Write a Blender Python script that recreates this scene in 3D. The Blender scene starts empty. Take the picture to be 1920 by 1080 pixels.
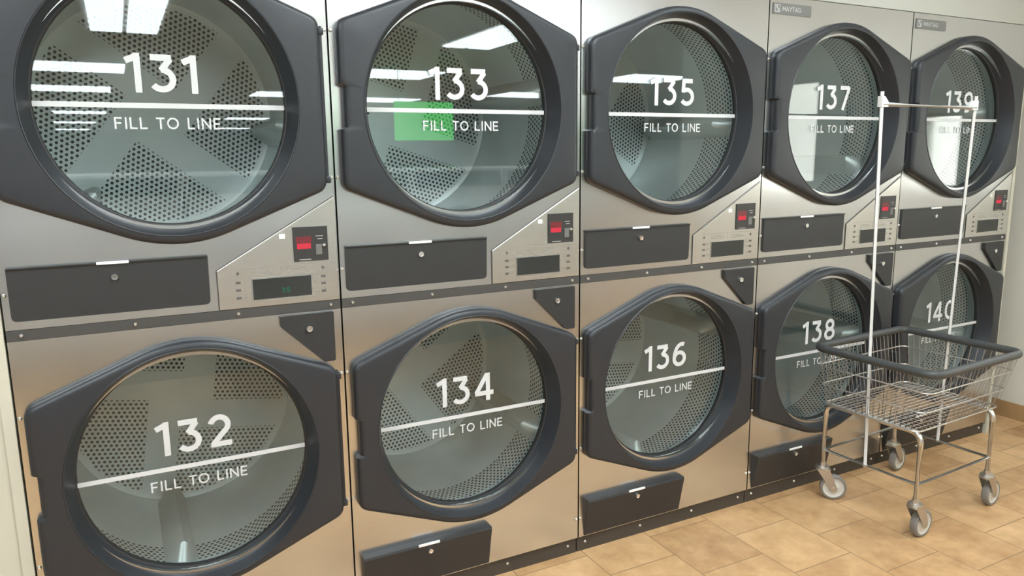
import bpy, bmesh, math, random
from mathutils import Vector, Matrix
random.seed(7)
PI = math.pi
sc = bpy.context.scene
COL = sc.collection

# ------------------------------------------------------------------ camera, world, exposure
cam_d = bpy.data.cameras.new('camera')
cam = bpy.data.objects.new('camera', cam_d)
COL.objects.link(cam)
cam_d.sensor_fit = 'HORIZONTAL'
cam_d.sensor_width = 36.0
cam_d.lens = 36.0 * 1408.25 / 1920.0
cam_d.clip_start = 0.02
cam.location = (0.26805, -2.08033, 1.39887)
cam.rotation_mode = 'XYZ'
cam.rotation_euler = (1.3942315, 0.0103491, -0.4802506)
sc.camera = cam

world = bpy.data.worlds.new('daylight')
sc.world = world
world.use_nodes = True
wb = world.node_tree.nodes['Background']
wb.inputs['Color'].default_value = (0.93, 0.97, 1.0, 1)
wb.inputs['Strength'].default_value = 11.0

sc.view_settings.view_transform = 'Standard'
sc.view_settings.look = 'None'
sc.view_settings.gamma = 1.0
sc.view_settings.use_curve_mapping = False
sc.view_settings.exposure = 0.40
LAMP = 12.0          # emission of the fluorescent diffusers

# ------------------------------------------------------------------ materials
def new_mat(name):
    m = bpy.data.materials.new(name)
    m.use_nodes = True
    nt = m.node_tree
    nt.nodes.clear()
    out = nt.nodes.new('ShaderNodeOutputMaterial')
    return m, nt, out

def N(nt, kind, **kw):
    n = nt.nodes.new(kind)
    for k, v in kw.items():
        setattr(n, k, v)
    return n

def setin(nt, node, key, val):
    if isinstance(val, bpy.types.NodeSocket):
        nt.links.new(val, node.inputs[key])
    else:
        node.inputs[key].default_value = val

def math_n(nt, op, a, b=None):
    n = N(nt, 'ShaderNodeMath', operation=op)
    setin(nt, n, 0, a)
    if b is not None:
        setin(nt, n, 1, b)
    return n.outputs[0]

def c4(c):
    return (c[0], c[1], c[2], 1.0)

def mix_col(nt, fac, a, b):
    n = N(nt, 'ShaderNodeMix', data_type='RGBA')
    setin(nt, n, 0, fac)
    setin(nt, n, 6, c4(a) if isinstance(a, tuple) else a)
    setin(nt, n, 7, c4(b) if isinstance(b, tuple) else b)
    return n.outputs[2]

def plain(name, col, rough=0.5, metal=0.0, var=0.06, scale=14.0, bump=0.0, spec=0.5):
    """principled surface with a little procedural mottling"""
    m, nt, out = new_mat(name)
    p = N(nt, 'ShaderNodeBsdfPrincipled')
    tc = N(nt, 'ShaderNodeTexCoord')
    nz = N(nt, 'ShaderNodeTexNoise')
    nt.links.new(tc.outputs['Object'], nz.inputs['Vector'])
    nz.inputs['Scale'].default_value = scale
    nz.inputs['Detail'].default_value = 4
    lo = tuple(max(0, v * (1 - var)) for v in col)
    hi = tuple(min(1, v * (1 + var)) for v in col)
    nt.links.new(mix_col(nt, nz.outputs['Fac'], lo, hi), p.inputs['Base Color'])
    p.inputs['Roughness'].default_value = rough
    p.inputs['Metallic'].default_value = metal
    p.inputs['Specular IOR Level'].default_value = spec
    if bump:
        b = N(nt, 'ShaderNodeBump')
        b.inputs['Strength'].default_value = bump
        b.inputs['Distance'].default_value = 0.002
        n2 = N(nt, 'ShaderNodeTexNoise')
        nt.links.new(tc.outputs['Object'], n2.inputs['Vector'])
        n2.inputs['Scale'].default_value = scale * 25
        nt.links.new(n2.outputs['Fac'], b.inputs['Height'])
        nt.links.new(b.outputs['Normal'], p.inputs['Normal'])
    nt.links.new(p.outputs[0], out.inputs[0])
    return m

def emit(name, col, s):
    m, nt, out = new_mat(name)
    e = N(nt, 'ShaderNodeEmission')
    e.inputs['Color'].default_value = c4(col)
    e.inputs['Strength'].default_value = s
    nt.links.new(e.outputs[0], out.inputs[0])
    return m

def stainless(name, col=(0.64, 0.65, 0.665), rough=0.25):
    """brushed stainless sheet, grain running along x"""
    m, nt, out = new_mat(name)
    p = N(nt, 'ShaderNodeBsdfPrincipled')
    tc = N(nt, 'ShaderNodeTexCoord')
    mp = N(nt, 'ShaderNodeMapping')
    mp.inputs['Scale'].default_value = (3.0, 3.0, 260.0)
    nt.links.new(tc.outputs['Object'], mp.inputs['Vector'])
    nz = N(nt, 'ShaderNodeTexNoise')
    nz.inputs['Scale'].default_value = 1.0
    nz.inputs['Detail'].default_value = 3
    nt.links.new(mp.outputs[0], nz.inputs['Vector'])
    n2 = N(nt, 'ShaderNodeTexNoise')
    n2.inputs['Scale'].default_value = 5.0
    n2.inputs['Detail'].default_value = 5
    nt.links.new(tc.outputs['Object'], n2.inputs['Vector'])
    lo = tuple(v * 0.93 for v in col)
    hi = tuple(min(1, v * 1.06) for v in col)
    nt.links.new(mix_col(nt, nz.outputs['Fac'], lo, hi), p.inputs['Base Color'])
    p.inputs['Metallic'].default_value = 1.0
    r = math_n(nt, 'MULTIPLY_ADD', n2.outputs['Fac'], 0.10)
    r.node.inputs[2].default_value = rough - 0.05
    nt.links.new(r, p.inputs['Roughness'])
    p.inputs['Anisotropic'].default_value = 0.55
    cx = N(nt, 'ShaderNodeCombineXYZ')
    cx.inputs[0].default_value = 1.0
    nt.links.new(cx.outputs[0], p.inputs['Tangent'])
    nt.links.new(p.outputs[0], out.inputs[0])
    return m

def perforated(name, mode):
    """galvanised drum sheet with a triangular lattice of round holes; UV in metres"""
    m, nt, out = new_mat(name)
    p = N(nt, 'ShaderNodeBsdfPrincipled')
    uv = N(nt, 'ShaderNodeUVMap')
    sp = N(nt, 'ShaderNodeSeparateXYZ')
    nt.links.new(uv.outputs[0], sp.inputs[0])
    U, V = sp.outputs[0], sp.outputs[1]
    s, hole = 0.0162, 0.0046
    def lattice(off):
        a = math_n(nt, 'ADD', math_n(nt, 'DIVIDE', U, s), off)
        b = math_n(nt, 'ADD', math_n(nt, 'DIVIDE', V, s * 1.732), off)
        a = math_n(nt, 'SUBTRACT', math_n(nt, 'FRACT', a), 0.5)
        b = math_n(nt, 'SUBTRACT', math_n(nt, 'FRACT', b), 0.5)
        a = math_n(nt, 'MULTIPLY', a, s)
        b = math_n(nt, 'MULTIPLY', b, s * 1.732)
        return math_n(nt, 'SQRT', math_n(nt, 'ADD', math_n(nt, 'MULTIPLY', a, a), math_n(nt, 'MULTIPLY', b, b)))
    d = math_n(nt, 'MINIMUM', lattice(0.0), lattice(0.5))
    h = math_n(nt, 'LESS_THAN', d, hole)
    if mode == 'disc':      # solid pinwheel arms between perforated quadrants
        q = math_n(nt, 'LESS_THAN', math_n(nt, 'MULTIPLY', U, V), 0.0)
        k = math_n(nt, 'ADD', math_n(nt, 'MULTIPLY', q, math_n(nt, 'ABSOLUTE', V)),
                   math_n(nt, 'MULTIPLY', math_n(nt, 'SUBTRACT', 1.0, q), math_n(nt, 'ABSOLUTE', U)))
        mask = math_n(nt, 'GREATER_THAN', k, 0.10)
        r = math_n(nt, 'SQRT', math_n(nt, 'ADD', math_n(nt, 'MULTIPLY', U, U), math_n(nt, 'MULTIPLY', V, V)))
        mask = math_n(nt, 'MULTIPLY', mask, math_n(nt, 'LESS_THAN', r, 0.335))
    else:                   # perforated front belt of the drum wall
        mask = math_n(nt, 'MULTIPLY', math_n(nt, 'GREATER_THAN', V, 0.03), math_n(nt, 'LESS_THAN', V, 0.175))
    h = math_n(nt, 'MULTIPLY', h, mask)
    nz = N(nt, 'ShaderNodeTexNoise')
    nz.inputs['Scale'].default_value = 9.0
    nz.inputs['Detail'].default_value = 5
    nt.links.new(uv.outputs[0], nz.inputs['Vector'])
    metal = mix_col(nt, nz.outputs['Fac'], (0.68, 0.73, 0.725), (0.82, 0.86, 0.85))
    col = mix_col(nt, h, metal, (0.015, 0.016, 0.017))
    nt.links.new(col, p.inputs['Base Color'])
    inv = math_n(nt, 'SUBTRACT', 1.0, h)
    nt.links.new(math_n(nt, 'MULTIPLY', inv, 0.55), p.inputs['Metallic'])
    p.inputs['Roughness'].default_value = 0.42
    nt.links.new(p.outputs[0], out.inputs[0])
    return m

def acrylic(name, tint, ior=1.5):
    m, nt, out = new_mat(name)
    geo = N(nt, 'ShaderNodeNewGeometry')
    dp = N(nt, 'ShaderNodeVectorMath', operation='DOT_PRODUCT')
    nt.links.new(geo.outputs['Normal'], dp.inputs[0])
    nt.links.new(geo.outputs['Incoming'], dp.inputs[1])
    c = math_n(nt, 'SUBTRACT', 1.0, math_n(nt, 'ABSOLUTE', dp.outputs['Value']))
    f0 = ((ior - 1) / (ior + 1)) ** 2
    fr = N(nt, 'ShaderNodeMath', operation='MULTIPLY_ADD')
    nt.links.new(math_n(nt, 'POWER', c, 5.0), fr.inputs[0])
    fr.inputs[1].default_value = 1 - f0
    fr.inputs[2].default_value = f0
    tr = N(nt, 'ShaderNodeBsdfTransparent')
    tr.inputs['Color'].default_value = c4(tint)
    gl = N(nt, 'ShaderNodeBsdfGlossy')
    gl.inputs['Roughness'].default_value = 0.012
    gl.inputs['Color'].default_value = (1, 1, 1, 1)
    mx = N(nt, 'ShaderNodeMixShader')
    nt.links.new(fr.outputs[0], mx.inputs[0])
    nt.links.new(tr.outputs[0], mx.inputs[1])
    nt.links.new(gl.outputs[0], mx.inputs[2])
    nt.links.new(mx.outputs[0], out.inputs[0])
    return m

def tile_floor(name):
    m, nt, out = new_mat(name)
    p = N(nt, 'ShaderNodeBsdfPrincipled')
    tc = N(nt, 'ShaderNodeTexCoord')
    sp = N(nt, 'ShaderNodeSeparateXYZ')
    nt.links.new(tc.outputs['Object'], sp.inputs[0])
    cb = N(nt, 'ShaderNodeCombineXYZ')
    nt.links.new(math_n(nt, 'ADD', sp.outputs[1], 0.312 + 0.284 * 200), cb.inputs[0])
    nt.links.new(math_n(nt, 'ADD', sp.outputs[0], -1.62 + 0.276 * 100), cb.inputs[1])
    br = N(nt, 'ShaderNodeTexBrick')
    nt.links.new(cb.outputs[0], br.inputs['Vector'])
    br.offset = 0.5
    br.offset_frequency = 2
    br.inputs['Scale'].default_value = 1.0
    br.inputs['Brick Width'].default_value = 0.284
    br.inputs['Row Height'].default_value = 0.276
    br.inputs['Mortar Size'].default_value = 0.0022
    br.inputs['Mortar Smooth'].default_value = 0.15
    br.inputs['Color1'].default_value = (0, 0, 0, 1)
    br.inputs['Color2'].default_value = (1, 1, 1, 1)
    br.inputs['Mortar'].default_value = (0.5, 0.5, 0.5, 1)
    n1 = N(nt, 'ShaderNodeTexNoise')
    n1.inputs['Scale'].default_value = 7.0
    n1.inputs['Detail'].default_value = 8
    n1.inputs['Roughness'].default_value = 0.62
    nt.links.new(tc.outputs['Object'], n1.inputs['Vector'])
    n2 = N(nt, 'ShaderNodeTexNoise')
    n2.inputs['Scale'].default_value = 24.0
    n2.inputs['Detail'].default_value = 6
    nt.links.new(tc.outputs['Object'], n2.inputs['Vector'])
    rmp = N(nt, 'ShaderNodeValToRGB')
    rmp.color_ramp.elements[0].position = 0.32
    rmp.color_ramp.elements[0].color = (0.40, 0.215, 0.095, 1)
    rmp.color_ramp.elements[1].position = 0.68
    rmp.color_ramp.elements[1].color = (0.71, 0.455, 0.235, 1)
    f = math_n(nt, 'MULTIPLY_ADD', br.outputs['Color'], 0.16)
    f.node.inputs[2].default_value = 0.0
    f = math_n(nt, 'ADD', f, math_n(nt, 'MULTIPLY', n1.outputs['Fac'], 0.66))
    f = math_n(nt, 'ADD', f, math_n(nt, 'MULTIPLY', n2.outputs['Fac'], 0.20))
    nt.links.new(f, rmp.inputs[0])
    nt.links.new(mix_col(nt, br.outputs['Fac'], rmp.outputs[0], (0.30, 0.185, 0.090)), p.inputs['Base Color'])
    p.inputs['Roughness'].default_value = 0.42
    b = N(nt, 'ShaderNodeBump')
    b.inputs['Strength'].default_value = 0.35
    b.inputs['Distance'].default_value = 0.003
    hh = math_n(nt, 'SUBTRACT', math_n(nt, 'MULTIPLY', n2.outputs['Fac'], 0.3), br.outputs['Fac'])
    nt.links.new(hh, b.inputs['Height'])
    nt.links.new(b.outputs[0], p.inputs['Normal'])
    nt.links.new(p.outputs[0], out.inputs[0])
    return m

M = {}
M['steel'] = stainless('brushed_stainless')
M['steel_panel'] = stainless('control_panel_stainless', (0.66, 0.65, 0.63), 0.34)
M['plastic'] = plain('charcoal_door_plastic', (0.024, 0.027, 0.033), 0.40, 0, 0.08, 30, 0.12)
M['drawer'] = plain('dark_drawer_paint', (0.026, 0.027, 0.029), 0.45, 0, 0.10, 20, 0.10)
M['strip'] = plain('dark_divider_paint', (0.060, 0.058, 0.056), 0.45, 0, 0.1, 20)
M['kick'] = plain('kick_plate_paint', (0.055, 0.046, 0.038), 0.5, 0, 0.15, 12)
M['body'] = plain('cabinet_side_paint', (0.30, 0.30, 0.30), 0.5)
M['gasket'] = plain('black_gasket', (0.02, 0.02, 0.021), 0.55)
M['white'] = plain('white_vinyl', (0.62, 0.63, 0.64), 0.5, 0, 0.02)
M['label'] = plain('white_label', (0.85, 0.86, 0.87), 0.3, 0, 0.02)
M['chrome'] = plain('chrome', (0.82, 0.82, 0.82), 0.16, 1.0, 0.03)
M['screw'] = plain('zinc_screw', (0.80, 0.79, 0.76), 0.28, 1.0, 0.05)
M['ink'] = plain('dark_ink', (0.10, 0.095, 0.09), 0.6)
M['softink'] = plain('grey_ink', (0.30, 0.28, 0.25), 0.6)
M['lcd'] = plain('display_window', (0.030, 0.032, 0.031), 0.18)
M['meter'] = plain('coin_meter_black', (0.035, 0.034, 0.034), 0.35)
M['led'] = emit('red_led', (0.85, 0.07, 0.10), 0.7)
M['ledglow'] = plain('painted_red_glow', (0.16, 0.022, 0.030), 0.3)  # dim LED glow, put into the colour
M['green'] = emit('green_led', (0.05, 0.50, 0.22), 0.35)
M['badge'] = plain('badge_grey', (0.16, 0.16, 0.155), 0.4)
M['badgeink'] = plain('badge_silver_ink', (0.42, 0.42, 0.41), 0.4)
M['disc'] = perforated('perforated_drum_back', 'disc')
M['barrel'] = perforated('perforated_drum_wall', 'barrel')
M['galv'] = plain('galvanised_steel', (0.62, 0.65, 0.63), 0.42, 0.55, 0.12, 9)
M['glass'] = acrylic('door_acrylic', (0.84, 0.865, 0.865))
M['pane'] = acrylic('window_glass', (0.98, 0.99, 0.99))
M['floor'] = tile_floor('travertine_tile')
M['basetile'] = plain('tan_base_tile', (0.42, 0.26, 0.125), 0.45, 0, 0.25, 8)
M['wall'] = plain('cream_wall_paint', (0.77, 0.745, 0.66), 0.6, 0, 0.03, 3, 0.1)
M['bulk'] = plain('beige_bulkhead_paint', (0.45, 0.445, 0.405), 0.6, 0, 0.03, 3, 0.1)
M['trim'] = plain('cream_trim_paint', (0.56, 0.54, 0.45), 0.5, 0, 0.03, 5)
M['ceil'] = plain('white_ceiling', (0.74, 0.785, 0.81), 0.8, 0, 0.03, 4)
M['farwall'] = plain('grey_far_wall', (0.70, 0.71, 0.70), 0.7, 0, 0.1, 1.5)
M['lampbody'] = plain('white_enamel', (0.80, 0.80, 0.80), 0.4)
M['lamp'] = emit('fluorescent_diffuser', (0.88, 0.975, 1.0), LAMP)
M['zinc'] = plain('zinc_plated_tube', (0.70, 0.68, 0.65), 0.28, 1.0, 0.08, 18)
M['alu'] = plain('aluminium_tube', (0.74, 0.74, 0.73), 0.42, 0.0, 0.05, 18)
M['wire'] = plain('dull_chromed_wire', (0.50, 0.48, 0.455), 0.38, 0.8, 0.06, 18)
M['vinyl'] = plain('grey_vinyl_bumper', (0.055, 0.058, 0.058), 0.45, 0, 0.08, 20)
M['tire'] = plain('grey_rubber', (0.22, 0.205, 0.19), 0.6, 0, 0.1, 20)
M['hub'] = plain('pale_wheel_core', (0.60, 0.58, 0.53), 0.45, 0, 0.06, 20)
M['fork'] = plain('zinc_fork', (0.55, 0.51, 0.46), 0.38, 0.9, 0.1, 20)
M['signgreen'] = emit('backlit_green_sign', (0.10, 0.85, 0.14), 4.0)
M['added_plinth'] = plain('added_dark_plinth', (0.23, 0.20, 0.165), 0.8, 0, 0.12, 6)
M['washer'] = plain('washer_enamel', (0.86, 0.88, 0.89), 0.3, 0, 0.03)
M['counter'] = plain('dark_counter', (0.06, 0.055, 0.05), 0.35)

# ------------------------------------------------------------------ mesh helpers
def mesh_obj(name, bm, mat, parent=None, loc=None, smooth=False):
    me = bpy.data.meshes.new(name)
    bmesh.ops.recalc_face_normals(bm, faces=bm.faces[:])
    bm.to_mesh(me)
    bm.free()
    if smooth:
        for p in me.polygons:
            p.use_smooth = True
        try:
            me.set_sharp_from_angle(angle=math.radians(38))
        except Exception:
            pass
    mats = mat if isinstance(mat, (list, tuple)) else [mat]
    for mm in mats:
        me.materials.append(mm)
    o = bpy.data.objects.new(name, me)
    COL.objects.link(o)
    if parent is not None:
        o.parent = parent
    if loc is not None:
        o.location = loc
    return o

def thing(name, label, cat, loc=(0, 0, 0), rz=0.0, group=None):
    o = bpy.data.objects.new(name, None)
    o.empty_display_size = 0.1
    COL.objects.link(o)
    o.location = loc
    o.rotation_euler = (0, 0, rz)
    o['label'] = label
    o['category'] = cat
    if group:
        o['group'] = group
    return o

def struct(o):
    o['kind'] = 'structure'
    return o

def box(bm, x0, x1, y0, y1, z0, z1, mi=0, bevel=0.0, seg=2):
    vs = [bm.verts.new((x, y, z)) for z in (z0, z1) for y in (y0, y1) for x in (x0, x1)]
    fs = []
    for idx in ((0, 1, 3, 2), (4, 6, 7, 5), (0, 4, 5, 1), (2, 3, 7, 6), (0, 2, 6, 4), (1, 5, 7, 3)):
        f = bm.faces.new([vs[i] for i in idx])
        f.material_index = mi
        fs.append(f)
    if bevel:
        es = list({e for f in fs for e in f.edges})
        bmesh.ops.bevel(bm, geom=es, offset=bevel, segments=seg, affect='EDGES', profile=0.5)
    return vs

def prism(bm, pts, y0, y1, mi=0, bevel=0.0):
    """outline pts in (x,z), solid from y0 (front) to y1"""
    a = [bm.verts.new((x, y0, z)) for x, z in pts]
    b = [bm.verts.new((x, y1, z)) for x, z in pts]
    n = len(pts)
    f0 = bm.faces.new(a); f1 = bm.faces.new(b)
    f0.material_index = f1.material_index = mi
    for i in range(n):
        f = bm.faces.new([a[i], a[(i + 1) % n], b[(i + 1) % n], b[i]])
        f.material_index = mi
    if bevel:
        bmesh.ops.bevel(bm, geom=list(f0.edges), offset=bevel, segments=2, affect='EDGES', profile=0.5)

def frame_from(d):
    d = d.normalized()
    up = Vector((0, 0, 1)) if abs(d.z) < 0.95 else Vector((0, 1, 0))
    a = d.cross(up).normalized()
    return a, a.cross(d).normalized()

def tube(bm, pts, r, seg=10, closed=False, mi=0, cap=True):
    pts = [Vector(p) for p in pts]
    n = len(pts)
    rings = []
    prev = None
    for i in range(n):
        if closed:
            d = pts[(i + 1) % n] - pts[i - 1]
        else:
            d = pts[min(i + 1, n - 1)] - pts[max(i - 1, 0)]
        if closed:                  # rings lie flat, so keep one axis vertical
            b = Vector((0, 0, 1)); a = d.normalized().cross(b).normalized()
        elif prev is None:
            a, b = frame_from(d)
        else:
            dn = d.normalized()
            a = (prev - dn * prev.dot(dn)).normalized()
            b = dn.cross(a).normalized()
        prev = a
        rings.append([bm.verts.new(pts[i] + (a * math.cos(t) + b * math.sin(t)) * r)
                      for t in [2 * PI * k / seg for k in range(seg)]])
    for i in range(n if closed else n - 1):
        A = rings[i]; B = rings[(i + 1) % n]
        s = 0
        for k in range(seg):
            f = bm.faces.new([A[k], A[(k + 1) % seg], B[(k + 1 + s) % seg], B[(k + s) % seg]])
            f.material_index = mi
    if cap and not closed:
        bm.faces.new(rings[0]).material_index = mi
        bm.faces.new(rings[-1]).material_index = mi

def lathe(bm, prof, seg=32, axis='Z', centre=(0, 0, 0), mi=0, kx=1.0, kz=1.0, caps=False):
    """revolve (r, h) profile; axis Y keeps the disc in the xz plane"""
    rings = []
    cx, cy, cz = centre
    for r, h in prof:
        ring = []
        for k in range(seg):
            t = 2 * PI * k / seg
            if axis == 'Z':
                co = (cx + r * math.cos(t), cy + r * math.sin(t), cz + h)
            elif axis == 'Y':
                co = (cx + r * kx * math.cos(t), cy + h, cz + r * kz * math.sin(t))
            else:
                co = (cx + h, cy + r * math.cos(t), cz + r * math.sin(t))
            ring.append(bm.verts.new(co))
        rings.append(ring)
    for A, B in zip(rings, rings[1:]):
        for k in range(seg):
            f = bm.faces.new([A[k], A[(k + 1) % seg], B[(k + 1) % seg], B[k]])
            f.material_index = mi
    if caps:
        bm.faces.new(rings[0]).material_index = mi
        bm.faces.new(rings[-1]).material_index = mi
    return rings

def fillet_path(pts, rad, closed=True, seg=6):
    """round the corners of a polyline"""
    pts = [Vector(p) for p in pts]
    n = len(pts)
    out = []
    for i in range(n):
        if not closed and i in (0, n - 1):
            out.append(pts[i]); continue
        p, a, b = pts[i], pts[i - 1], pts[(i + 1) % n]
        u = (a - p); v = (b - p)
        r = rad[i] if isinstance(rad, (list, tuple)) else rad
        if r <= 0:
            out.append(p); continue
        ang = u.angle(v)
        t = min(r / math.tan(ang / 2), u.length * 0.49, v.length * 0.49)
        s = p + u.normalized() * t; e = p + v.normalized() * t
        for k in range(seg + 1):
            q = k / seg
            out.append(s * (1 - q) ** 2 + p * 2 * q * (1 - q) + e * q * q)
    return out

# ------------------------------------------------------------------ lettering made of strokes
def ell(cx, cz, rx, rz, a0, a1, n=18):
    return [(cx + rx * math.cos(math.radians(a0 + (a1 - a0) * k / n)),
             cz + rz * math.sin(math.radians(a0 + (a1 - a0) * k / n))) for k in range(n + 1)]

DIG = {
 '0': (.76, [ell(.38, .5, .28, .405, 0, 360, 36)]),
 '1': (.42, [[(.29, 0), (.29, 1.0)], [(.02, .80), (.29, .915)]]),
 '2': (.70, [ell(.34, .66, .235, .245, 165, -30, 20) + [(.13, .095), (.14, .095)], [(.08, .095), (.66, .095)]]),
 '3': (.70, [[(.07, .905), (.58, .905)], [(.55, .88), (.31, .57)], ell(.32, .345, .265, .25, 92, -145, 22)]),
 '4': (.78, [[(.53, 0), (.53, .97)], [(.50, .94), (.09, .285)], [(.04, .27), (.74, .27)]]),
 '5': (.70, [[(.60, .905), (.155, .905)], [(.19, .96), (.155, .49)], [(.155, .54)] + ell(.33, .34, .27, .25, 122, -145, 22)]),
 '6': (.71, [ell(.35, .335, .255, .24, 0, 360, 32), ell(.46, .36, .365, .545, 180, 72, 16)]),
 '7': (.66, [[(.04, .905), (.60, .905)], [(.575, .93), (.22, 0)]]),
 '8': (.70, [ell(.35, .715, .205, .19, 0, 360, 30), ell(.35, .30, .255, .205, 0, 360, 32)]),
 '9': (.71, [ell(.36, .665, .255, .24, 0, 360, 32), ell(.25, .64, .365, .545, 0, -108, 16)]),
 'F': (.62, [[(.08, 0), (.08, 1)], [(.08, .93), (.60, .93)], [(.08, .50), (.53, .50)]]),
 'I': (.20, [[(.10, 0), (.10, 1)]]),
 'L': (.60, [[(.08, 0), (.08, 1)], [(.08, .07), (.58, .07)]]),
 'T': (.66, [[(.33, 0), (.33, 1)], [(.0, .93), (.66, .93)]]),
 'O': (.94, [ell(.47, .5, .40, .43, 0, 360, 36)]),
 'N': (.80, [[(.08, 0), (.08, 1)], [(.08, .94), (.72, .06)], [(.72, 0), (.72, 1)]]),
 'E': (.64, [[(.08, 0), (.08, 1)], [(.08, .93), (.62, .93)], [(.08, .50), (.56, .50)], [(.08, .07), (.62, .07)]]),
 'M': (.90, [[(.08, 0), (.08, 1)], [(.08, .95), (.45, .3)], [(.45, .3), (.82, .95)], [(.82, 0), (.82, 1)]]),
 'A': (.84, [[(.02, 0), (.42, .97)], [(.42, .97), (.82, 0)], [(.18, .30), (.66, .30)]]),
 'Y': (.76, [[(.38, 0), (.38, .45)], [(.38, .42), (.03, 1)], [(.38, .42), (.73, 1)]]),
 'G': (.90, [ell(.46, .5, .40, .43, 45, 335, 30), [(.84, .32), (.84, .50)], [(.50, .48), (.90, .48)]]),
 ' ': (.36, []),
}

def ribbon(bm, pts, w, y):
    closed = len(pts) > 3 and abs(pts[0][0] - pts[-1][0]) < 1e-6 and abs(pts[0][1] - pts[-1][1]) < 1e-6
    if closed:
        pts = pts[:-1]
    n = len(pts)
    L = []; R = []
    for i in range(n):
        p = Vector(pts[i])
        if closed:
            a, b = Vector(pts[i - 1]), Vector(pts[(i + 1) % n])
        else:
            a, b = Vector(pts[max(i - 1, 0)]), Vector(pts[min(i + 1, n - 1)])
        d = (b - a).normalized()
        nrm = Vector((-d.y, d.x)) * (w / 2)
        L.append(bm.verts.new((p.x + nrm.x, y, p.y + nrm.y)))
        R.append(bm.verts.new((p.x - nrm.x, y, p.y - nrm.y)))
    for i in range(n if closed else n - 1):
        j = (i + 1) % n
        bm.faces.new([L[i], R[i], R[j], L[j]])

def text_width(s, h, gap):
    return sum(DIG[c][0] * h for c in s) + gap * h * (len(s) - 1)

def write(bm, s, x, z, h, t, gap, y, width=None):
    k = 1.0
    if width:
        k = width / text_width(s, h, gap)
    for c in s:
        wd, strokes = DIG[c]
        for q, st in enumerate(strokes):        # each stroke a hair in front of the one before
            ribbon(bm, [(x + px * h * k, z + pz * h) for px, pz in st], t * h, y - q * 0.00015)
        x += (wd + gap) * h * k

# ------------------------------------------------------------------ dryer dimensions (metres)
W = 0.80
DX = 0.395                 # door centre
ZU, ZL = 1.531, 0.587      # upper / lower door centre
KZ = 1.04
TOP = 1.948
FR = 0.035                 # door front stands this far off the panel

def panel_with_hole(bm, x0, x1, z0, z1, cx, cz, rx, rz, y0, y1, n=72):
    """flat sheet with an elliptical hole, y0 front, y1 back"""
    def edge_pt(t):
        dx, dz = math.cos(t), math.sin(t)
        ks = []
        if dx > 1e-9: ks.append((x1 - cx) / dx)
        if dx < -1e-9: ks.append((x0 - cx) / dx)
        if dz > 1e-9: ks.append((z1 - cz) / dz)
        if dz < -1e-9: ks.append((z0 - cz) / dz)
        k = min(ks)
        return cx + dx * k, cz + dz * k
    angs = [2 * PI * k / n for k in range(n)]
    for X in (x0, x1):
        for Z in (z0, z1):
            angs.append(math.atan2(Z - cz, X - cx) % (2 * PI))
    angs = sorted(angs)
    rows = []
    for y in (y0, y1):
        inn = [bm.verts.new((cx + rx * math.cos(t), y, cz + rz * math.sin(t))) for t in angs]
        out = [bm.verts.new((edge_pt(t)[0], y, edge_pt(t)[1])) for t in angs]
        rows.append((inn, out))
    m = len(angs)
    for i in range(m):
        j = (i + 1) % m
        for inn, out in rows:
            bm.faces.new([inn[i], inn[j], out[j], out[i]])
        bm.faces.new([rows[0][0][i], rows[1][0][i], rows[1][0][j], rows[0][0][j]])
        bm.faces.new([rows[0][1][i], rows[0][1][j], rows[1][1][j], rows[1][1][i]])

def door_outline():
    """hexagonal door edge around (0,0): ellipse top and bottom, straight sides with a finger notch on the left"""
    hw, hs = 0.377, 0.222
    rx, rz = 0.338, 0.347
    pts = []
    # tangent points from the side corner to the ellipse (solved in circle space)
    k = rx / rz
    cxn, czn = hw, hs * k
    d = math.hypot(cxn, czn)
    base = math.atan2(czn, cxn)
    off = math.acos(min(1, rx / d))
    t0 = base + off                       # tangent point angle on the upper right
    arc = [(rx * math.cos(t0 + (PI - 2 * t0) * i / 24), rz * math.sin(t0 + (PI - 2 * t0) * i / 24)) for i in range(25)]
    right = [(hw, -hs), (hw, hs)]
    left = [(-hw, hs), (-hw, 0.058), (-hw + 0.012, 0.052), (-hw + 0.012, -0.056), (-hw, -0.062), (-hw, -hs)]
    raw = right + arc + left + [(x, -z) for x, z in reversed(arc)]
    rad = [0.035, 0.035] + [0] * 25 + [0.035, 0, 0, 0, 0, 0.035] + [0] * 25
    return [(p.x, p.y) for p in fillet_path([Vector((x, z, 0)) for x, z in raw], rad, True, 5)]

OUTL = door_outline()

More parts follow.
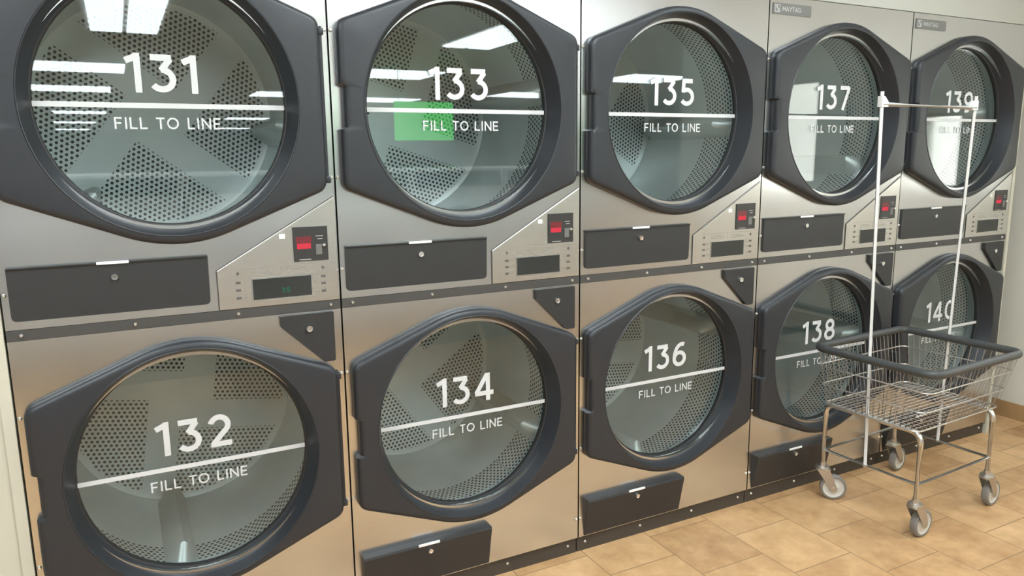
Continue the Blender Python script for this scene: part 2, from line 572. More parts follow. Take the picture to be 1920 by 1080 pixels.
def make_door(parent, zc):
    # frame: hexagonal plate, raised ring and the funnel down to the window
    bm = bmesh.new()
    n = 96
    out = OUTL
    yf = -FR
    # resample outline by angle
    def ray(t):
        d = Vector((math.cos(t), math.sin(t)))
        best = None
        for i in range(len(out)):
            a = Vector(out[i]); b = Vector(out[(i + 1) % len(out)])
            e = b - a
            den = d.x * e.y - d.y * e.x
            if abs(den) < 1e-12: continue
            s = (a.x * e.y - a.y * e.x) / den
            u = (a.x * d.y - a.y * d.x) / den
            if s > 0 and -1e-6 <= u <= 1 + 1e-6:
                if best is None or s > best: best = s
        return best
    angs = sorted(set([round(2 * PI * k / n, 6) for k in range(n)] + [round(math.atan2(z, x) % (2 * PI), 6) for x, z in out]))
    rr = [ray(t) for t in angs]
    def ring_outline(inset, y):
        return [bm.verts.new(((r - inset) * math.cos(t), y, (r - inset) * math.sin(t))) for t, r in zip(angs, rr)]
    def ring_circ(r, y):
        return [bm.verts.new((r * math.cos(t), y, r * KZ * math.sin(t))) for t in angs]
    rings = [ring_outline(0.004, 0.002), ring_outline(0.0, -0.004), ring_outline(0.0, yf + 0.015), ring_outline(0.0018, yf + 0.0085),
             ring_outline(0.006, yf + 0.0035), ring_outline(0.012, yf + 0.0008), ring_outline(0.018, yf),
             ring_circ(0.3150, yf), ring_circ(0.3130, yf - 0.0018), ring_circ(0.3110, yf - 0.0010), ring_circ(0.3095, yf + 0.003),
             ring_circ(0.2925, 0.016), ring_circ(0.2915, 0.0215)]
    m = len(angs)
    for A, B in zip(rings, rings[1:]):
        for i in range(m):
            j = (i + 1) % m
            bm.faces.new([A[i], A[j], B[j], B[i]])
    d = mesh_obj('door', bm, M['plastic'], parent, (DX, 0, zc), True)
    bm = bmesh.new()
    lathe(bm, [(0.2965, 0.0205), (0.2915, 0.0205), (0.2885, 0.0225), (0.2870, 0.0275), (0.2870, 0.040), (0.2965, 0.040), (0.2965, 0.0205)], 72, 'Y', (0, 0, 0), 0, 1, KZ)
    mesh_obj('gasket', bm, M['gasket'], d, None, True)
    # window
    bm = bmesh.new()
    lathe(bm, [(0.292, 0.028), (0.292, 0.034)], 72, 'Y', (0, 0, 0), 0, 1, KZ, True)
    mesh_obj('glass_pane', bm, M['glass'], d)
    # hinge pins on the right edge
    bm = bmesh.new()
    tube(bm, [(0.3835, -0.010, -0.205), (0.3835, -0.010, 0.205)], 0.0035, 8)
    for z in (0.192, -0.196):
        box(bm, 0.3765, 0.391, -0.016, 0.0, z - 0.009, z + 0.009, 0, 0.002)
    mesh_obj('hinge', bm, [M['plastic']], d, None, True)
    return d

def decals(door, number, upper):
    y = 0.0262
    dn, dl, dt = (0.026, -0.005, -0.062) if upper else (0.029, -0.009, -0.0665)
    bm = bmesh.new()
    h = 0.094
    wd = text_width(number, h, 0.12)
    write(bm, number, -wd / 2 - 0.003, dn, h, 0.160, 0.12, y)
    mesh_obj('number_decal', bm, M['white'], door)
    bm = bmesh.new()
    box(bm, -0.287, 0.285, y, y + 0.0006, dl - 0.0062, dl + 0.0062)
    mesh_obj('fill_line', bm, M['white'], door)
    hh, gg = 0.0285, 0.17
    k = 0.245 / text_width('FILL TO LINE', hh, gg)
    x = -0.121
    for word in ('FILL', 'TO', 'LINE'):
        bm = bmesh.new()
        write(bm, word, x, dt, hh, 0.145, gg, y, text_width(word, hh, gg) * k)
        mesh_obj('fill_text', bm, M['white'], door)
        x += (text_width(word + ' ', hh, gg) + gg * hh) * k

def make_drum(parent, zc):
    R, y0, y1 = 0.352, 0.075, 0.62
    bm = bmesh.new()
    uvl = bm.loops.layers.uv.new('UVMap')
    seg = 72
    ys = [y0, 0.2, 0.35, 0.5, y1]
    rings = [[bm.verts.new((R * math.cos(2 * PI * k / seg), y, R * math.sin(2 * PI * k / seg))) for k in range(seg)] for y in ys]
    for a in range(len(ys) - 1):
        for k in range(seg):
            j = (k + 1) % seg
            f = bm.faces.new([rings[a][k], rings[a][j], rings[a + 1][j], rings[a + 1][k]])
            for lp, (kk, yy) in zip(f.loops, ((k, ys[a]), (k + 1, ys[a]), (k + 1, ys[a + 1]), (k, ys[a + 1]))):
                lp[uvl].uv = (2 * PI * R * kk / seg, yy - y0)
    o = mesh_obj('drum', bm, M['barrel'], parent, (DX, 0, zc), True)
    bm = bmesh.new()
    uvl = bm.loops.layers.uv.new('UVMap')
    c = bm.verts.new((0, y1 - 0.004, 0))
    rs = [0.10, 0.2, 0.30, 0.335, R]
    ydep = [y1 - 0.004, y1 - 0.002, y1, y1, y1 - 0.006]
    rings = [[bm.verts.new((r * math.cos(2 * PI * k / seg), yy, r * math.sin(2 * PI * k / seg))) for k in range(seg)] for r, yy in zip(rs, ydep)]
    for k in range(seg):
        bm.faces.new([c, rings[0][k], rings[0][(k + 1) % seg]])
        for A, B in zip(rings, rings[1:]):
            bm.faces.new([A[k], A[(k + 1) % seg], B[(k + 1) % seg], B[k]])
    for f in bm.faces:
        for lp in f.loops:
            lp[uvl].uv = (lp.vert.co.x, lp.vert.co.z)
    mesh_obj('drum_back', bm, M['disc'], o, None, True)
    for q in range(3):
        bm = bmesh.new()
        t = 2 * PI * q / 3 + 0.5
        u = Vector((math.cos(t), 0, math.sin(t))); v = Vector((-math.sin(t), 0, math.cos(t)))
        sec = [(R - 0.002, -0.045), (R - 0.06, -0.014), (R - 0.068, 0.0), (R - 0.06, 0.014), (R - 0.002, 0.045)]
        rr = [[bm.verts.new(u * (a if e else R - 0.003) + v * b + Vector((0, yy, 0))) for a, b in sec]
              for yy, e in ((y0 + 0.03, 0), (y0 + 0.07, 1), (y1 - 0.05, 1), (y1 - 0.012, 0))]
        for A, B in zip(rr, rr[1:]):
            for i in range(len(sec) - 1):
                bm.faces.new([A[i], A[i + 1], B[i + 1], B[i]])
        mesh_obj('baffle', bm, M['galv'], o, None, True)
    # fixed front flange between the panel and the turning drum
    bm = bmesh.new()
    lathe(bm, [(0.304, 0.012), (0.302, 0.045), (0.306, 0.06), (0.33, 0.070), (0.357, 0.072), (0.357, 0.09)], 72, 'Y')
    fl = mesh_obj('drum_collar', bm, M['galv'], parent, (DX, 0, zc), True)
    fl.scale = (1, 1, 1.0)
    return o

def screw_bm():
    bm = bmesh.new()
    lathe(bm, [(0.0001, -0.0042), (0.0032, -0.0038), (0.0050, -0.0018), (0.0054, 0.001)], 12, 'Y')
    box(bm, -0.003, 0.003, -0.0046, -0.0038, -0.0006, 0.0006)
    box(bm, -0.0006, 0.0006, -0.0046, -0.0038, -0.003, 0.003)
    return bm

def lock_obj(parent, loc, r=0.0085):
    bm = bmesh.new()
    lathe(bm, [(0.0001, -0.006), (r * 0.62, -0.006), (r * 0.66, -0.0075), (r * 0.92, -0.0075), (r, -0.005), (r, 0.002)], 24, 'Y')
    box(bm, -0.0009, 0.0009, -0.0066, -0.0056, -0.003, 0.003)
    return mesh_obj('lock', bm, M['chrome'], parent, loc, True)

def build_dryer(x, label):
    root = thing('stacked_tumble_dryer', label, 'dryer', (x, 0, 0), 0, 'row of stacked tumble dryers')
    # cabinet shell
    bm = bmesh.new()
    g = 0.0025
    D = 1.0
    t = 0.004
    box(bm, g, g + t, 0.0145, D, 0.03, TOP - 0.002)
    box(bm, W - g - t, W - g, 0.0145, D, 0.03, TOP - 0.002)
    box(bm, g + t, W - g - t, 0.0145, D, TOP - 0.008, TOP - 0.002)
    box(bm, g + t, W - g - t, 0.03, D, 0.985, 0.99)
    box(bm, g + t, W - g - t, 0.03, D, 0.045, 0.05)
    box(bm, g + t, W - g - t, D - 0.006, D, 0.05, TOP - 0.008)
    mesh_obj('cabinet', bm, M['body'], root)
    for z0, z1, zc in ((1.0, TOP, ZU), (0.0607, 0.9725, ZL)):
        bm = bmesh.new()
        panel_with_hole(bm, g, W - g, z0, z1, DX, zc, 0.302, 0.302, 0.0, 0.012)
        mesh_obj('front_panel', bm, M['steel'], root)
    # divider between upper and lower dryer
    bm = bmesh.new()
    box(bm, g, W - g, -0.0015, 0.03, 0.9735, 0.999)
    st = mesh_obj('divider_strip', bm, M['strip'], root)
    # kick plate
    bm = bmesh.new()
    box(bm, g, W - g, 0.012, 0.05, 0.0, 0.0600)
    kp = mesh_obj('kick_plate', bm, M['kick'], root)
    # doors
    for zc in (ZU, ZL):
        make_door(root, zc)
        make_drum(root, zc)
    # upper lint drawer
    bm = bmesh.new()
    pts = [(0.018, 1.0208), (0.456, 1.0208), (0.4575, 1.149), (0.018, 1.149)]
    pts = [(p.x, p.y) for p in fillet_path([Vector((a, b, 0)) for a, b in pts], [0.012, 0.012, 0.002, 0.002])]
    prism(bm, pts, -0.007, 0.0, 0, 0.002)
    box(bm, 0.0185, 0.457, -0.0115, -0.003, 1.1445, 1.150, 0, 0.0015)
    dr = mesh_obj('lint_drawer', bm, M['drawer'], root)
    lock_obj(dr, (0.241, -0.007, 1.1115))
    bm = bmesh.new()
    box(bm, 0.2045, 0.275, -0.0130, -0.0108, 1.1440, 1.1510)
    mesh_obj('label_strip', bm, M['label'], dr)
    # lower lint drawer: front leans out at the top
    bm = bmesh.new()
    x0, x1 = 0.0235, 0.449
    prof = [(-0.002, 0.064), (-0.030, 0.198), (-0.0275, 0.2045), (0.0, 0.2055)]
    A = [bm.verts.new((x0, y, z)) for y, z in prof] + [bm.verts.new((x0, 0.0, 0.064))]
    B = [bm.verts.new((x1, y, z)) for y, z in prof] + [bm.verts.new((x1, 0.0, 0.064))]
    bm.faces.new(A); bm.faces.new(B)
    for i in range(5):
        bm.faces.new([A[i], A[(i + 1) % 5], B[(i + 1) % 5], B[i]])
    ld = mesh_obj('lint_drawer', bm, M['drawer'], root)
    lk = lock_obj(ld, (0.235, -0.0258, 0.178))
    lk.rotation_euler = (0.206, 0, 0)
    bm = bmesh.new()
    box(bm, 0.196, 0.266, -0.0325, -0.0275, 0.1985, 0.2062, 0, 0.001)
    mesh_obj('label_strip', bm, M['label'], ld)
    # triangular lock cover under the divider
    bm = bmesh.new()
    pts = [(0.628, 0.968), (0.7745, 0.968), (0.7745, 0.826), (0.742, 0.826), (0.6295, 0.9375)]
    pts = [(p.x, p.y) for p in fillet_path([Vector((a, b, 0)) for a, b in pts], [0.002, 0.002, 0.005, 0.008, 0.008])]
    prism(bm, pts, -0.012, 0.0, 0, 0.002)
    tr = mesh_obj('lock_cover', bm, M['drawer'], root)
    lock_obj(tr, (0.7045, -0.012, 0.927), 0.0095)
    # control panel
    bm = bmesh.new()
    pts = [(0.477, 1.001), (0.797 - 0.003, 1.001), (0.797 - 0.003, 1.2875), (0.477, 1.1045)]
    prism(bm, pts, -0.004, 0.0, 0, 0.001)
    cp = mesh_obj('control_panel', bm, M['steel_panel'], root)
    bm = bmesh.new()
    ribbon(bm, [(0.4755, 1.001), (0.4755, 1.1055)], 0.0022, -0.0006)
    ribbon(bm, [(0.4755, 1.1055), (0.793, 1.2895)], 0.0024, -0.0006)
    mesh_obj('panel_seam', bm, M['ink'], cp)
    bm = bmesh.new()
    box(bm, 0.5605, 0.7225, -0.0052, -0.003, 1.0170, 1.0795, 0)
    mesh_obj('display_bezel', bm, M['steel'], cp)
    bm = bmesh.new()
    box(bm, 0.5640, 0.7188, -0.0062, -0.004, 1.0206, 1.0756, 0)
    mesh_obj('display', bm, M['lcd'], cp)
    for xx in (0.5278, 0.7530):
        for zz in (1.0700, 1.0500, 1.0288):
            bm = bmesh.new()
            box(bm, xx - 0.0065, xx + 0.0065, -0.0052, -0.0035, zz - 0.0035, zz + 0.0035, 0, 0.0008)
            mesh_obj('key', bm, M['ink'], cp)
        bm = bmesh.new()
        prism(bm, [(xx - 0.005, 1.094), (xx, 1.0885), (xx + 0.005, 1.094), (xx, 1.1005)], -0.0048, -0.0035)
        mesh_obj('indicator', bm, M['ink'], cp)
    # printed panel graphics: key boxes, leader lines, two small text blocks
    bm = bmesh.new()
    yy = -0.0043
    for s, xx in ((1, 0.5278), (-1, 0.7530)):
        for zz in (1.0700, 1.0500, 1.0288):
            ribbon(bm, [(xx + s * 0.011, zz + 0.003), (xx + s * 0.027, zz + 0.003)], 0.0014, yy)
            ribbon(bm, [(xx + s * 0.011, zz - 0.002), (xx + s * 0.022, zz - 0.002)], 0.0014, yy)
    for bx in (0.560, 0.655):
        for r in range(3):
            ribbon(bm, [(bx, 1.0875 + r * 0.0052), (bx + (0.060, 0.066, 0.050)[r], 1.0875 + r * 0.0052)], 0.0016, yy)
    ribbon(bm, [(0.6385, 1.083), (0.6385, 1.108)], 0.0014, yy)
    ribbon(bm, [(0.5200, 1.1065), (0.630, 1.1065)], 0.0010, yy)
    ribbon(bm, [(0.6470, 1.1065), (0.762, 1.1065)], 0.0010, yy)
    mesh_obj('panel_print', bm, M['softink'], cp)
    bm = bmesh.new()
    box(bm, 0.640, 0.656, -0.0048, -0.0035, 1.180, 1.193, 0, 0.0006)
    mesh_obj('service_sticker', bm, M['label'], cp)
    # coin meter
    bm = bmesh.new()
    box(bm, 0.6760, 0.7700, -0.0075, -0.003, 1.1150, 1.2100, 0, 0.0012)
    cm = mesh_obj('coin_meter', bm, M['meter'], root)
    bm = bmesh.new()
    box(bm, 0.6855, 0.7230, -0.0084, -0.007, 1.1495, 1.1645)
    mesh_obj('led_window', bm, M['led'], cm)
    bm = bmesh.new()
    box(bm, 0.6835, 0.7250, -0.0080, -0.007, 1.1655, 1.1830)
    mesh_obj('led_glow_patch', bm, M['ledglow'], cm)  # faint red glow above the LED, painted as a dark red patch
    bm = bmesh.new()
    box(bm, 0.7360, 0.7530, -0.0092, -0.007, 1.1315, 1.1600, 0, 0.0008)
    box(bm, 0.7420, 0.7445, -0.0097, -0.0088, 1.1350, 1.1570)
    mesh_obj('coin_slot', bm, M['badge'], cm)
    bm = bmesh.new()
    lathe(bm, [(0.0001, -0.009), (0.0035, -0.0085), (0.0055, -0.005), (0.0055, 0)], 16, 'Y')
    mesh_obj('return_button', bm, M['chrome'], cm, (0.7580, -0.0075, 1.1570), True)
    bm = bmesh.new()
    for q, (a, b) in enumerate(((0.737, 0.757), (0.742, 0.756), (0.690, 0.722))):
        zz = (1.1830, 1.1750, 1.1200)[q]
        bm = bmesh.new()
        ribbon(bm, [(a, zz), (b, zz)], 0.0022, -0.0079)
        mesh_obj('meter_print', bm, M['badgeink'], cm)
    # maker's badge
    bm = bmesh.new()
    box(bm, 0.016, 0.208, -0.004, 0.0, 1.887, 1.9265, 0, 0.0012)
    bd = mesh_obj('badge', bm, M['badge'], root)
    bm = bmesh.new()
    ribbon(bm, [(0.0235, 1.8955), (0.0235, 1.9185), (0.0465, 1.9185), (0.0465, 1.8955), (0.0225, 1.8955)], 0.0045, -0.0045)
    ribbon(bm, [(0.0285, 1.9160), (0.0430, 1.8990)], 0.007, -0.0046)
    write(bm, 'MAYTAG', 0.060, 1.8985, 0.0165, 0.20, 0.16, -0.0045)
    mesh_obj('badge_logo', bm, M['badgeink'], bd)
    # screws
    sm = None
    spots = [(sx, 0.0, z) for z in (0.1327, 0.3924, 0.7824, 1.0837, 1.3400, 1.7294) for sx in (0.0085, 0.7915)]
    spots += [(sx, -0.0015, 0.9862) for sx in (0.0327, 0.276, 0.5226, 0.7704)]
    spots += [(sx, 0.012, 0.0318) for sx in (0.036, 0.279, 0.525, 0.764)]
    for p in spots:
        if sm is None:
            o = mesh_obj('screw', screw_bm(), M['screw'], root, p, True)
            sm = o
        else:
            o = sm.copy()
            COL.objects.link(o)
            o.location = p
    return root

def copy_tree(o, parent=None):
    c = o.copy()
    COL.objects.link(c)
    if parent is not None:
        c.parent = parent
    for ch in list(o.children):
        copy_tree(ch, c)
    return c

# ------------------------------------------------------------------ the setting
XR = 4.34
def wallbox(name, mat, x0, x1, y0, y1, z0, z1):
    bm = bmesh.new()
    box(bm, x0, x1, y0, y1, z0, z1)
    return struct(mesh_obj(name, bm, mat))

CEIL = 2.75
YN = -2.72
def slab(name, mat, z0, z1):
    """L-shaped: the aisle in front of the machines and the wider hall behind the right hand wall's end"""
    bm = bmesh.new()
    pts = [(-7, -41), (15, -41), (15, YN), (XR + 0.14, YN), (XR + 0.14, 1.2), (-7, 1.2)]
    lo = [bm.verts.new((x, y, z0)) for x, y in pts]
    hi = [bm.verts.new((x, y, z1)) for x, y in pts]
    bm.faces.new(lo); bm.faces.new(hi)
    for i in range(6):
        bm.faces.new([lo[i], lo[(i + 1) % 6], hi[(i + 1) % 6], hi[i]])
    return struct(mesh_obj(name, bm, mat))
slab('floor', M['floor'], -0.05, 0.0)
slab('ceiling', M['ceil'], CEIL, CEIL + 0.05)
wallbox('wall_back', M['wall'], -7, XR, 1.05, 1.2, 0.0, CEIL)
wallbox('trim_3', M['bulk'], -0.06, XR, 0.0, 0.06, TOP + 0.003, CEIL)           # bulkhead over the machines
wallbox('wall_left', M['trim'], -7, -0.0275, 0.0, 1.05, 0.0, CEIL)
wallbox('trim_1', M['trim'], -0.0265, -0.002, -0.006, 0.05, 0.0, CEIL)
wallbox('trim_2', M['trim'], 4.002, 4.022, -0.004, 0.05, 0.0, TOP + 0.002)
wallbox('wall_far', M['farwall'], -7, 15, -41.2, -41, 0, CEIL)
wallbox('wall_west', M['farwall'], -7.2, -7, -41, 1.2, 0, CEIL)
wallbox('wall_east', M['farwall'], 15, 15.2, -41, YN, 0, CEIL)
wallbox('wall_north', M['wall'], XR + 0.141, 15, YN - 0.001, YN + 0.13, 0.0, CEIL)

# right hand wall with two daylight windows, built around the openings
WIN = [(-2.05, -1.38, 1.18, 1.86), (-0.66, -0.42, 1.18, 1.60)]
bm = bmesh.new()
xa, xb = XR, XR + 0.14
box(bm, xa, xb, WIN[1][1], 1.05, 0, CEIL)
box(bm, xa, xb, WIN[0][1], WIN[1][0], 0, CEIL)
box(bm, xa, xb, -2.72, WIN[0][0], 0, CEIL)
for y0, y1, z0, z1 in WIN:
    box(bm, xa, xb, y0, y1, 0, z0)
    box(bm, xa, xb, y0, y1, z1, CEIL)
struct(mesh_obj('wall_right', bm, M['wall']))
for i, (y0, y1, z0, z1) in enumerate(WIN):
    bm = bmesh.new()
    f = 0.02
    box(bm, xa + 0.03, xa + 0.09, y0, y0 + f, z0, z1)
    box(bm, xa + 0.03, xa + 0.09, y1 - f, y1, z0, z1)
    box(bm, xa + 0.03, xa + 0.09, y0 + f, y1 - f, z0, z0 + f)
    box(bm, xa + 0.03, xa + 0.09, y0 + f, y1 - f, z1 - f, z1)
    w = struct(mesh_obj('window_%d' % (i + 1), bm, M['trim']))
    bm = bmesh.new()
    box(bm, xa + 0.056, xa + 0.062, y0 + f, y1 - f, z0 + f, z1 - f)
    mesh_obj('window_glass', bm, M['pane'], w)
bm = bmesh.new()
box(bm, XR - 0.011, XR - 0.0005, -2.72, 1.04, 0.0, 0.085, 0, 0.003)
struct(mesh_obj('baseboard_right', bm, M['basetile']))

# ------------------------------------------------------------------ the row of dryers
nums = [('131', '132'), ('133', '134'), ('135', '136'), ('137', '138'), ('139', '140')]
labels = ['stainless stacked dryer with round doors numbered 131 and 132, beside the left trim',
          'stainless stacked dryer with round doors numbered 133 and 134',
          'stainless stacked dryer with round doors numbered 135 and 136, middle of the row',
          'stainless stacked dryer with round doors numbered 137 and 138, partly behind the wire cart',
          'stainless stacked dryer with round doors numbered 139 and 140, against the right wall']
proto = build_dryer(0.0, labels[0])
dryers = [proto]
for i in range(1, 5):
    d = copy_tree(proto)
    d.location = (i * W, 0, 0)
    d['label'] = labels[i]
    dryers.append(d)
SPIN = [(0.66, 0.15), (0.30, 0.95), (0.6, 0.1), (1.1, 0.5), (0.4, 0.8)]
for d, (up, lo), sp in zip(dryers, nums, SPIN):
    for ch in list(d.children):
        nm = ch.name.split('.')[0]
        if nm == 'door':
            decals(ch, up if ch.location.z > 1 else lo, ch.location.z > 1)
        if nm == 'drum':
            ch.rotation_euler = (0, sp[0] if ch.location.z > 1 else sp[1], 0)
# lit figures on the first machine's display
bm = bmesh.new()
write(bm, '35', 0.6385, 1.0335, 0.014, 0.13, 0.2, -0.0065)
cp0 = [c for c in proto.children if c.name.split('.')[0] == 'control_panel'][0]
mesh_obj('display_digits', bm, M['green'], cp0)

# ------------------------------------------------------------------ wire laundry cart
CX, CY, CYAW = 2.9527, -0.2875, 0.0514
cart = thing('laundry_cart', 'grey rimmed wire laundry cart with hanging rail, standing before dryers 138 and 140', 'cart', (CX, CY, 0), CYAW)
RL, RW, RZ = 0.283, 0.239, 0.645
ROX, ROY = -0.030, -0.030          # rim sits a little off the frame centre
LL, LW, ZR, ZC = 0.237, 0.196, 0.210, 0.150
BL, BW, BZ = 0.268, 0.194, 0.418
BOX, BOY = -0.010, -0.010
def rect(hl, hw, z, ox, oy, rad):
    return fillet_path([Vector((ox - hl, oy - hw, z)), Vector((ox + hl, oy - hw, z)), Vector((ox + hl, oy + hw, z)), Vector((ox - hl, oy + hw, z))], rad, True, 6)
# basket wires
bm = bmesh.new()
def lvl(q):
    a = 1 - q
    return (BL * a + RL * q, BW * a + RW * q, BZ * a + RZ * q, BOX * a + ROX * q, BOY * a + ROY * q)
for q, r in ((0.0, 0.0036), (0.34, 0.0026), (0.68, 0.0026)):
    hl, hw, z, ox, oy = lvl(q)
    tube(bm, rect(hl, hw, z, ox, oy, 0.035), r, 6, True)
nl, nw = 22, 18
h0 = lvl(0.0); h1 = lvl(0.985)
for k in range(1, nl):
    s = -1 + 2 * k / nl
    ends = []
    for sg in (-1, 1):
        p0 = Vector((h0[3] + s * h0[0], h0[4] + sg * h0[1], h0[2]))
        p1 = Vector((h1[3] + s * h1[0], h1[4] + sg * h1[1], h1[2]))
        ends.append((p0, p1))
    tube(bm, [ends[0][1], ends[0][0], ends[1][0], ends[1][1]], 0.0014, 5)
for k in range(1, nw):
    s = -1 + 2 * k / nw
    ends = []
    for sg in (-1, 1):
        p0 = Vector((h0[3] + sg * h0[0], h0[4] + s * h0[1], h0[2] + 0.003))
        p1 = Vector((h1[3] + sg * h1[0], h1[4] + s * h1[1], h1[2]))
        ends.append((p0, p1))
    tube(bm, [ends[0][1], ends[0][0], ends[1][0], ends[1][1]], 0.0014, 5)
bk = mesh_obj('basket', bm, M['wire'], cart, None, True)
bm = bmesh.new()
tube(bm, rect(RL, RW, RZ, ROX, ROY, 0.05), 0.0152, 12, True)
mesh_obj('rim', bm, M['vinyl'], bk, None, True)
# frame: two inverted U legs, each upright its own part with half of the top bend
ZT = 0.404
for a in (-1, 1):
    for b in (-1, 1):
        bm = bmesh.new()
        path = fillet_path([Vector((a * LL, b * LW, ZC)), Vector((a * LL, b * LW, ZT)), Vector((a * LL, 0, ZT))], 0.045, False, 7)
        tube(bm, path, 0.0105, 12)
        mesh_obj('leg', bm, M['zinc'], cart, None, True)
for p0, p1 in (((-LL, -LW), (LL, -LW)), ((-LL, LW), (LL, LW)), ((-LL, -LW), (-LL, LW)), ((LL, -LW), (LL, LW))):
    bm = bmesh.new()
    tube(bm, [(p0[0], p0[1], ZR), (p1[0], p1[1], ZR)], 0.0065, 10)
    mesh_obj('rail', bm, M['zinc'], cart, None, True)
# hanging rail
PO = 0.014
PB, PT = {-1: -0.234, 1: 0.246}, {-1: -0.297, 1: 0.292}
ZBAR, ZTOP = 1.558, 1.600
for a in (-1, 1):
    bm = bmesh.new()
    tube(bm, [(PB[a], PO, ZR - 0.008), (PT[a], PO, ZTOP)], 0.0075, 10)
    pole = mesh_obj('pole', bm, M['alu'], cart, None, True)
    bm = bmesh.new()
    xt = PT[a]
    s = -a
    prism(bm, [(xt - 0.0085 * s, ZBAR - 0.011), (xt + 0.030 * s, ZBAR - 0.011), (xt + 0.030 * s, ZBAR + 0.007), (xt + 0.0085 * s, ZBAR + 0.026), (xt - 0.0085 * s, ZBAR + 0.026)], PO - 0.0085, PO + 0.0085, 0, 0.001)
    mesh_obj('bracket', bm, M['alu'], pole)
bm = bmesh.new()
tube(bm, [(PT[-1], PO, ZBAR - 0.002), (PT[1], PO, ZBAR - 0.002)], 0.0095, 10)
mesh_obj('hanging_bar', bm, M['alu'], cart, None, True)
# casters
SW = {(-1, 1): (0.044, -0.036), (1, -1): (0.044, 0.004), (1, 1): (0.044, 0.007), (-1, -1): (0.044, 0.002)}
WR = 0.052
for (a, b), (tx, ty) in SW.items():
    yaw = math.atan2(ty, tx) - CYAW
    trail = 0.045
    bm = bmesh.new()
    # local: +x = trail direction, wheel axis along y
    box(bm, -0.026, 0.030, -0.020, 0.020, 0.126, 0.130, 0, 0.001)
    for s in (-1, 1):
        yy = s * 0.0195
        v = [(-0.022, 0.128), (0.026, 0.128), (trail + 0.014, WR), (trail + 0.008, WR - 0.013), (trail - 0.008, WR - 0.013), (trail - 0.016, WR)]
        prism(bm, v, yy - 0.0012, yy + 0.0012)
    lathe(bm, [(0.024, 0.130), (0.026, 0.134), (0.024, 0.140), (0.012, 0.142), (0.012, 0.154)], 20, 'Z', (0, 0, 0), 0, 1, 1, True)
    tube(bm, [(trail, -0.024, WR), (trail, 0.024, WR)], 0.005, 8)
    cst = mesh_obj('caster', bm, M['fork'], cart, (a * LL, b * LW, 0), True)
    cst.rotation_euler = (0, 0, yaw)
    bm = bmesh.new()
    lathe(bm, [(0.041, -0.0135), (0.047, -0.0135), (0.051, -0.010), (WR, -0.004), (WR, 0.004), (0.051, 0.010), (0.047, 0.0135), (0.041, 0.0135), (0.041, -0.0135)], 36, 'Y', (trail, 0, WR))
    mesh_obj('tire', bm, M['tire'], cst, None, True)
    bm = bmesh.new()
    lathe(bm, [(0.0001, -0.015), (0.013, -0.015), (0.015, -0.0125), (0.024, -0.009), (0.036, -0.0095), (0.0412, -0.0125), (0.0412, 0.0125), (0.036, 0.0095), (0.024, 0.009), (0.015, 0.0125), (0.013, 0.015), (0.0001, 0.015)], 32, 'Y', (trail, 0, WR))
    mesh_obj('wheel_core', bm, M['hub'], cst, None, True)

# ------------------------------------------------------------------ ceiling lights (the far ones seen in the door glass, the near ones unseen)
def lamp_proto(lx, ly, name='ceiling_light'):
    t = thing(name, 'white fluorescent strip light mirrored in rows in the upper door glass', 'ceiling light', (0, 0, CEIL), 0, 'strip lights down the hall')
    bm = bmesh.new()
    box(bm, -lx / 2 - 0.03, lx / 2 + 0.03, -ly / 2 - 0.03, ly / 2 + 0.03, -0.055, -0.002, 0, 0.004)
    mesh_obj('housing', bm, M['lampbody'], t)
    n = 2
    for k in range(n):
        bm = bmesh.new()
        if ly > lx:
            w = lx / 2
            box(bm, -lx / 2 + k * w + 0.02, -lx / 2 + (k + 1) * w - 0.02, -ly / 2, ly / 2, -0.075, -0.056, 0, 0.006)
        else:
            w = ly / 2
            box(bm, -lx / 2, lx / 2, -ly / 2 + k * w + 0.01, -ly / 2 + (k + 1) * w - 0.01, -0.075, -0.056, 0, 0.006)
        mesh_obj('diffuser', bm, M['lamp'], t)
    return t

long_y = lamp_proto(0.66, 2.3)
wide_x = lamp_proto(1.32, 1.20)
def relabel(o, label, group=None):
    o['label'] = label
    if group:
        o['group'] = group
    elif 'group' in o.keys():
        del o['group']
long_y.location = (0.47, -5.75, CEIL)
relabel(long_y, 'bright twin tube ceiling light mirrored at the top of door 131')
c = copy_tree(long_y); c.location = (4.20, -5.45, CEIL)
relabel(c, 'bright slanting ceiling light mirrored at the top right of door 133')
for x, y in ((1.7, -2.2), (-1.0, -2.2)):  # unseen aisle lights, set forward to brighten the washer fronts
    c = copy_tree(long_y); c.location = (x, y, CEIL)
    relabel(c, 'unseen long twin tube light brightening the aisle before the dryers', 'unseen long lights over the aisle')
small = lamp_proto(0.60, 0.60)  # unseen fill lights, added to brighten the right wall and washer fronts
small.location = (-0.3, -1.15, CEIL)
relabel(small, 'added square fill light close above the row of dryers', 'added square fill lights above the dryers')
for x, y in ((1.3, -1.15), (3.0, -1.15)):
    c = copy_tree(small); c.location = (x, y, CEIL)
wide_x.location = (-0.15, -10.6, CEIL)
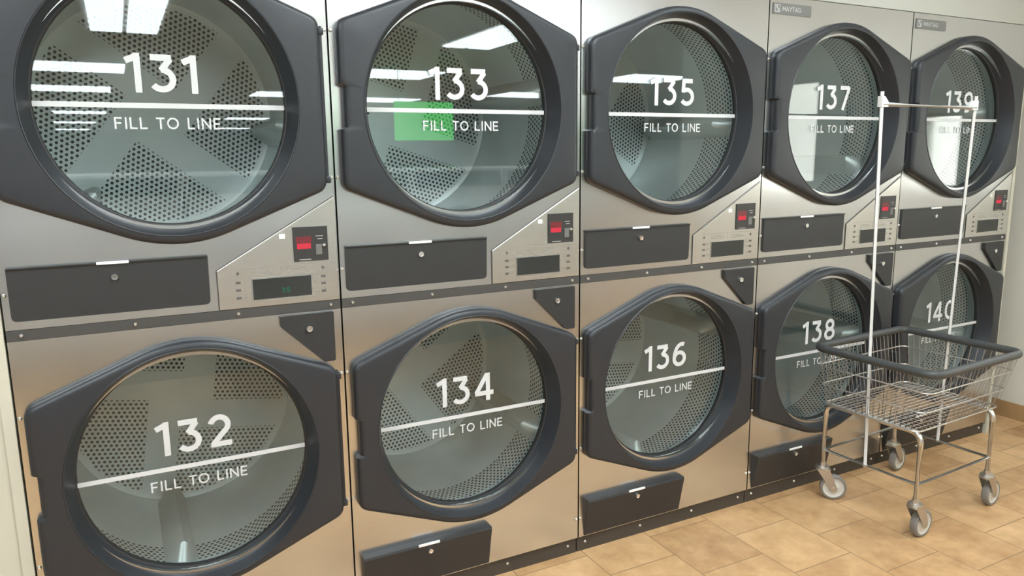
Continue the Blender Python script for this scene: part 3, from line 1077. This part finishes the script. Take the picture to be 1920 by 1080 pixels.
for x, y in ((4.4, -9.9), (8.75, -9.0), (8.5, -13.0), (-0.35, -14.5), (3.6, -14.6), (-0.4, -18.9), (6.1, -15.5),
             (-0.5, -22.9), (3.9, -19.6), (-0.9, -29.8), (4.4, -25.5), (-1.3, -37.5), (5.2, -35.0)):
    c = copy_tree(wide_x); c.location = (x, y, CEIL)

# green sign hanging in the room behind, mirrored in door 133
sg = thing('hanging_sign', 'green sign mirrored in the glass of door 133', 'sign', (4.55, -9.0, 1.62))
bm = bmesh.new()
box(bm, -0.48, 0.48, -0.02, 0.02, 0.0, 0.58, 0, 0.004)
mesh_obj('sign_face', bm, M['signgreen'], sg)
for s in (-0.4, 0.4):
    bm = bmesh.new()
    tube(bm, [(s, 0, 0.575), (s, 0, CEIL - 1.62)], 0.004, 6)
    mesh_obj('hanger', bm, M['zinc'], sg)


# washers along the far side of the aisle, mirrored in the dryer glass and steel
def washer_proto():
    t = thing('front_load_washer', 'grey front load washer across the aisle, mirrored in the dryer doors', 'washer', (0, 0, 0), 0, 'washers across the aisle')
    bm = bmesh.new()
    box(bm, -0.36, 0.36, -0.80, 0.0, 0.341, 1.30, 0, 0.008)
    mesh_obj('body', bm, M['washer'], t)
    bm = bmesh.new()
    box(bm, -0.368, 0.368, -0.80, -0.03, 0.0, 0.34, 0, 0.004)
    mesh_obj('added_plinth', bm, M['added_plinth'], t)  # dark base added to tone down what the lower steel mirrors
    bm = bmesh.new()
    box(bm, -0.34, 0.34, 0.001, 0.012, 1.17, 1.28, 0, 0.003)
    mesh_obj('control_panel', bm, M['lcd'], t)
    bm = bmesh.new()
    lathe(bm, [(0.16, 0.001), (0.25, 0.001), (0.25, 0.03), (0.22, 0.045), (0.17, 0.03), (0.16, 0.012), (0.0001, 0.004)], 36, 'Y', (0, 0, 0.78))
    mesh_obj('door', bm, M['gasket'], t, None, True)
    return t

w0 = washer_proto()
w0.location = (-6.4, -2.95, 0)
for k in range(1, 27):
    if -6.4 + k * 0.74 > 3.9:
        break
    c = copy_tree(w0); c.location = (-6.4 + k * 0.74, -2.95, 0)
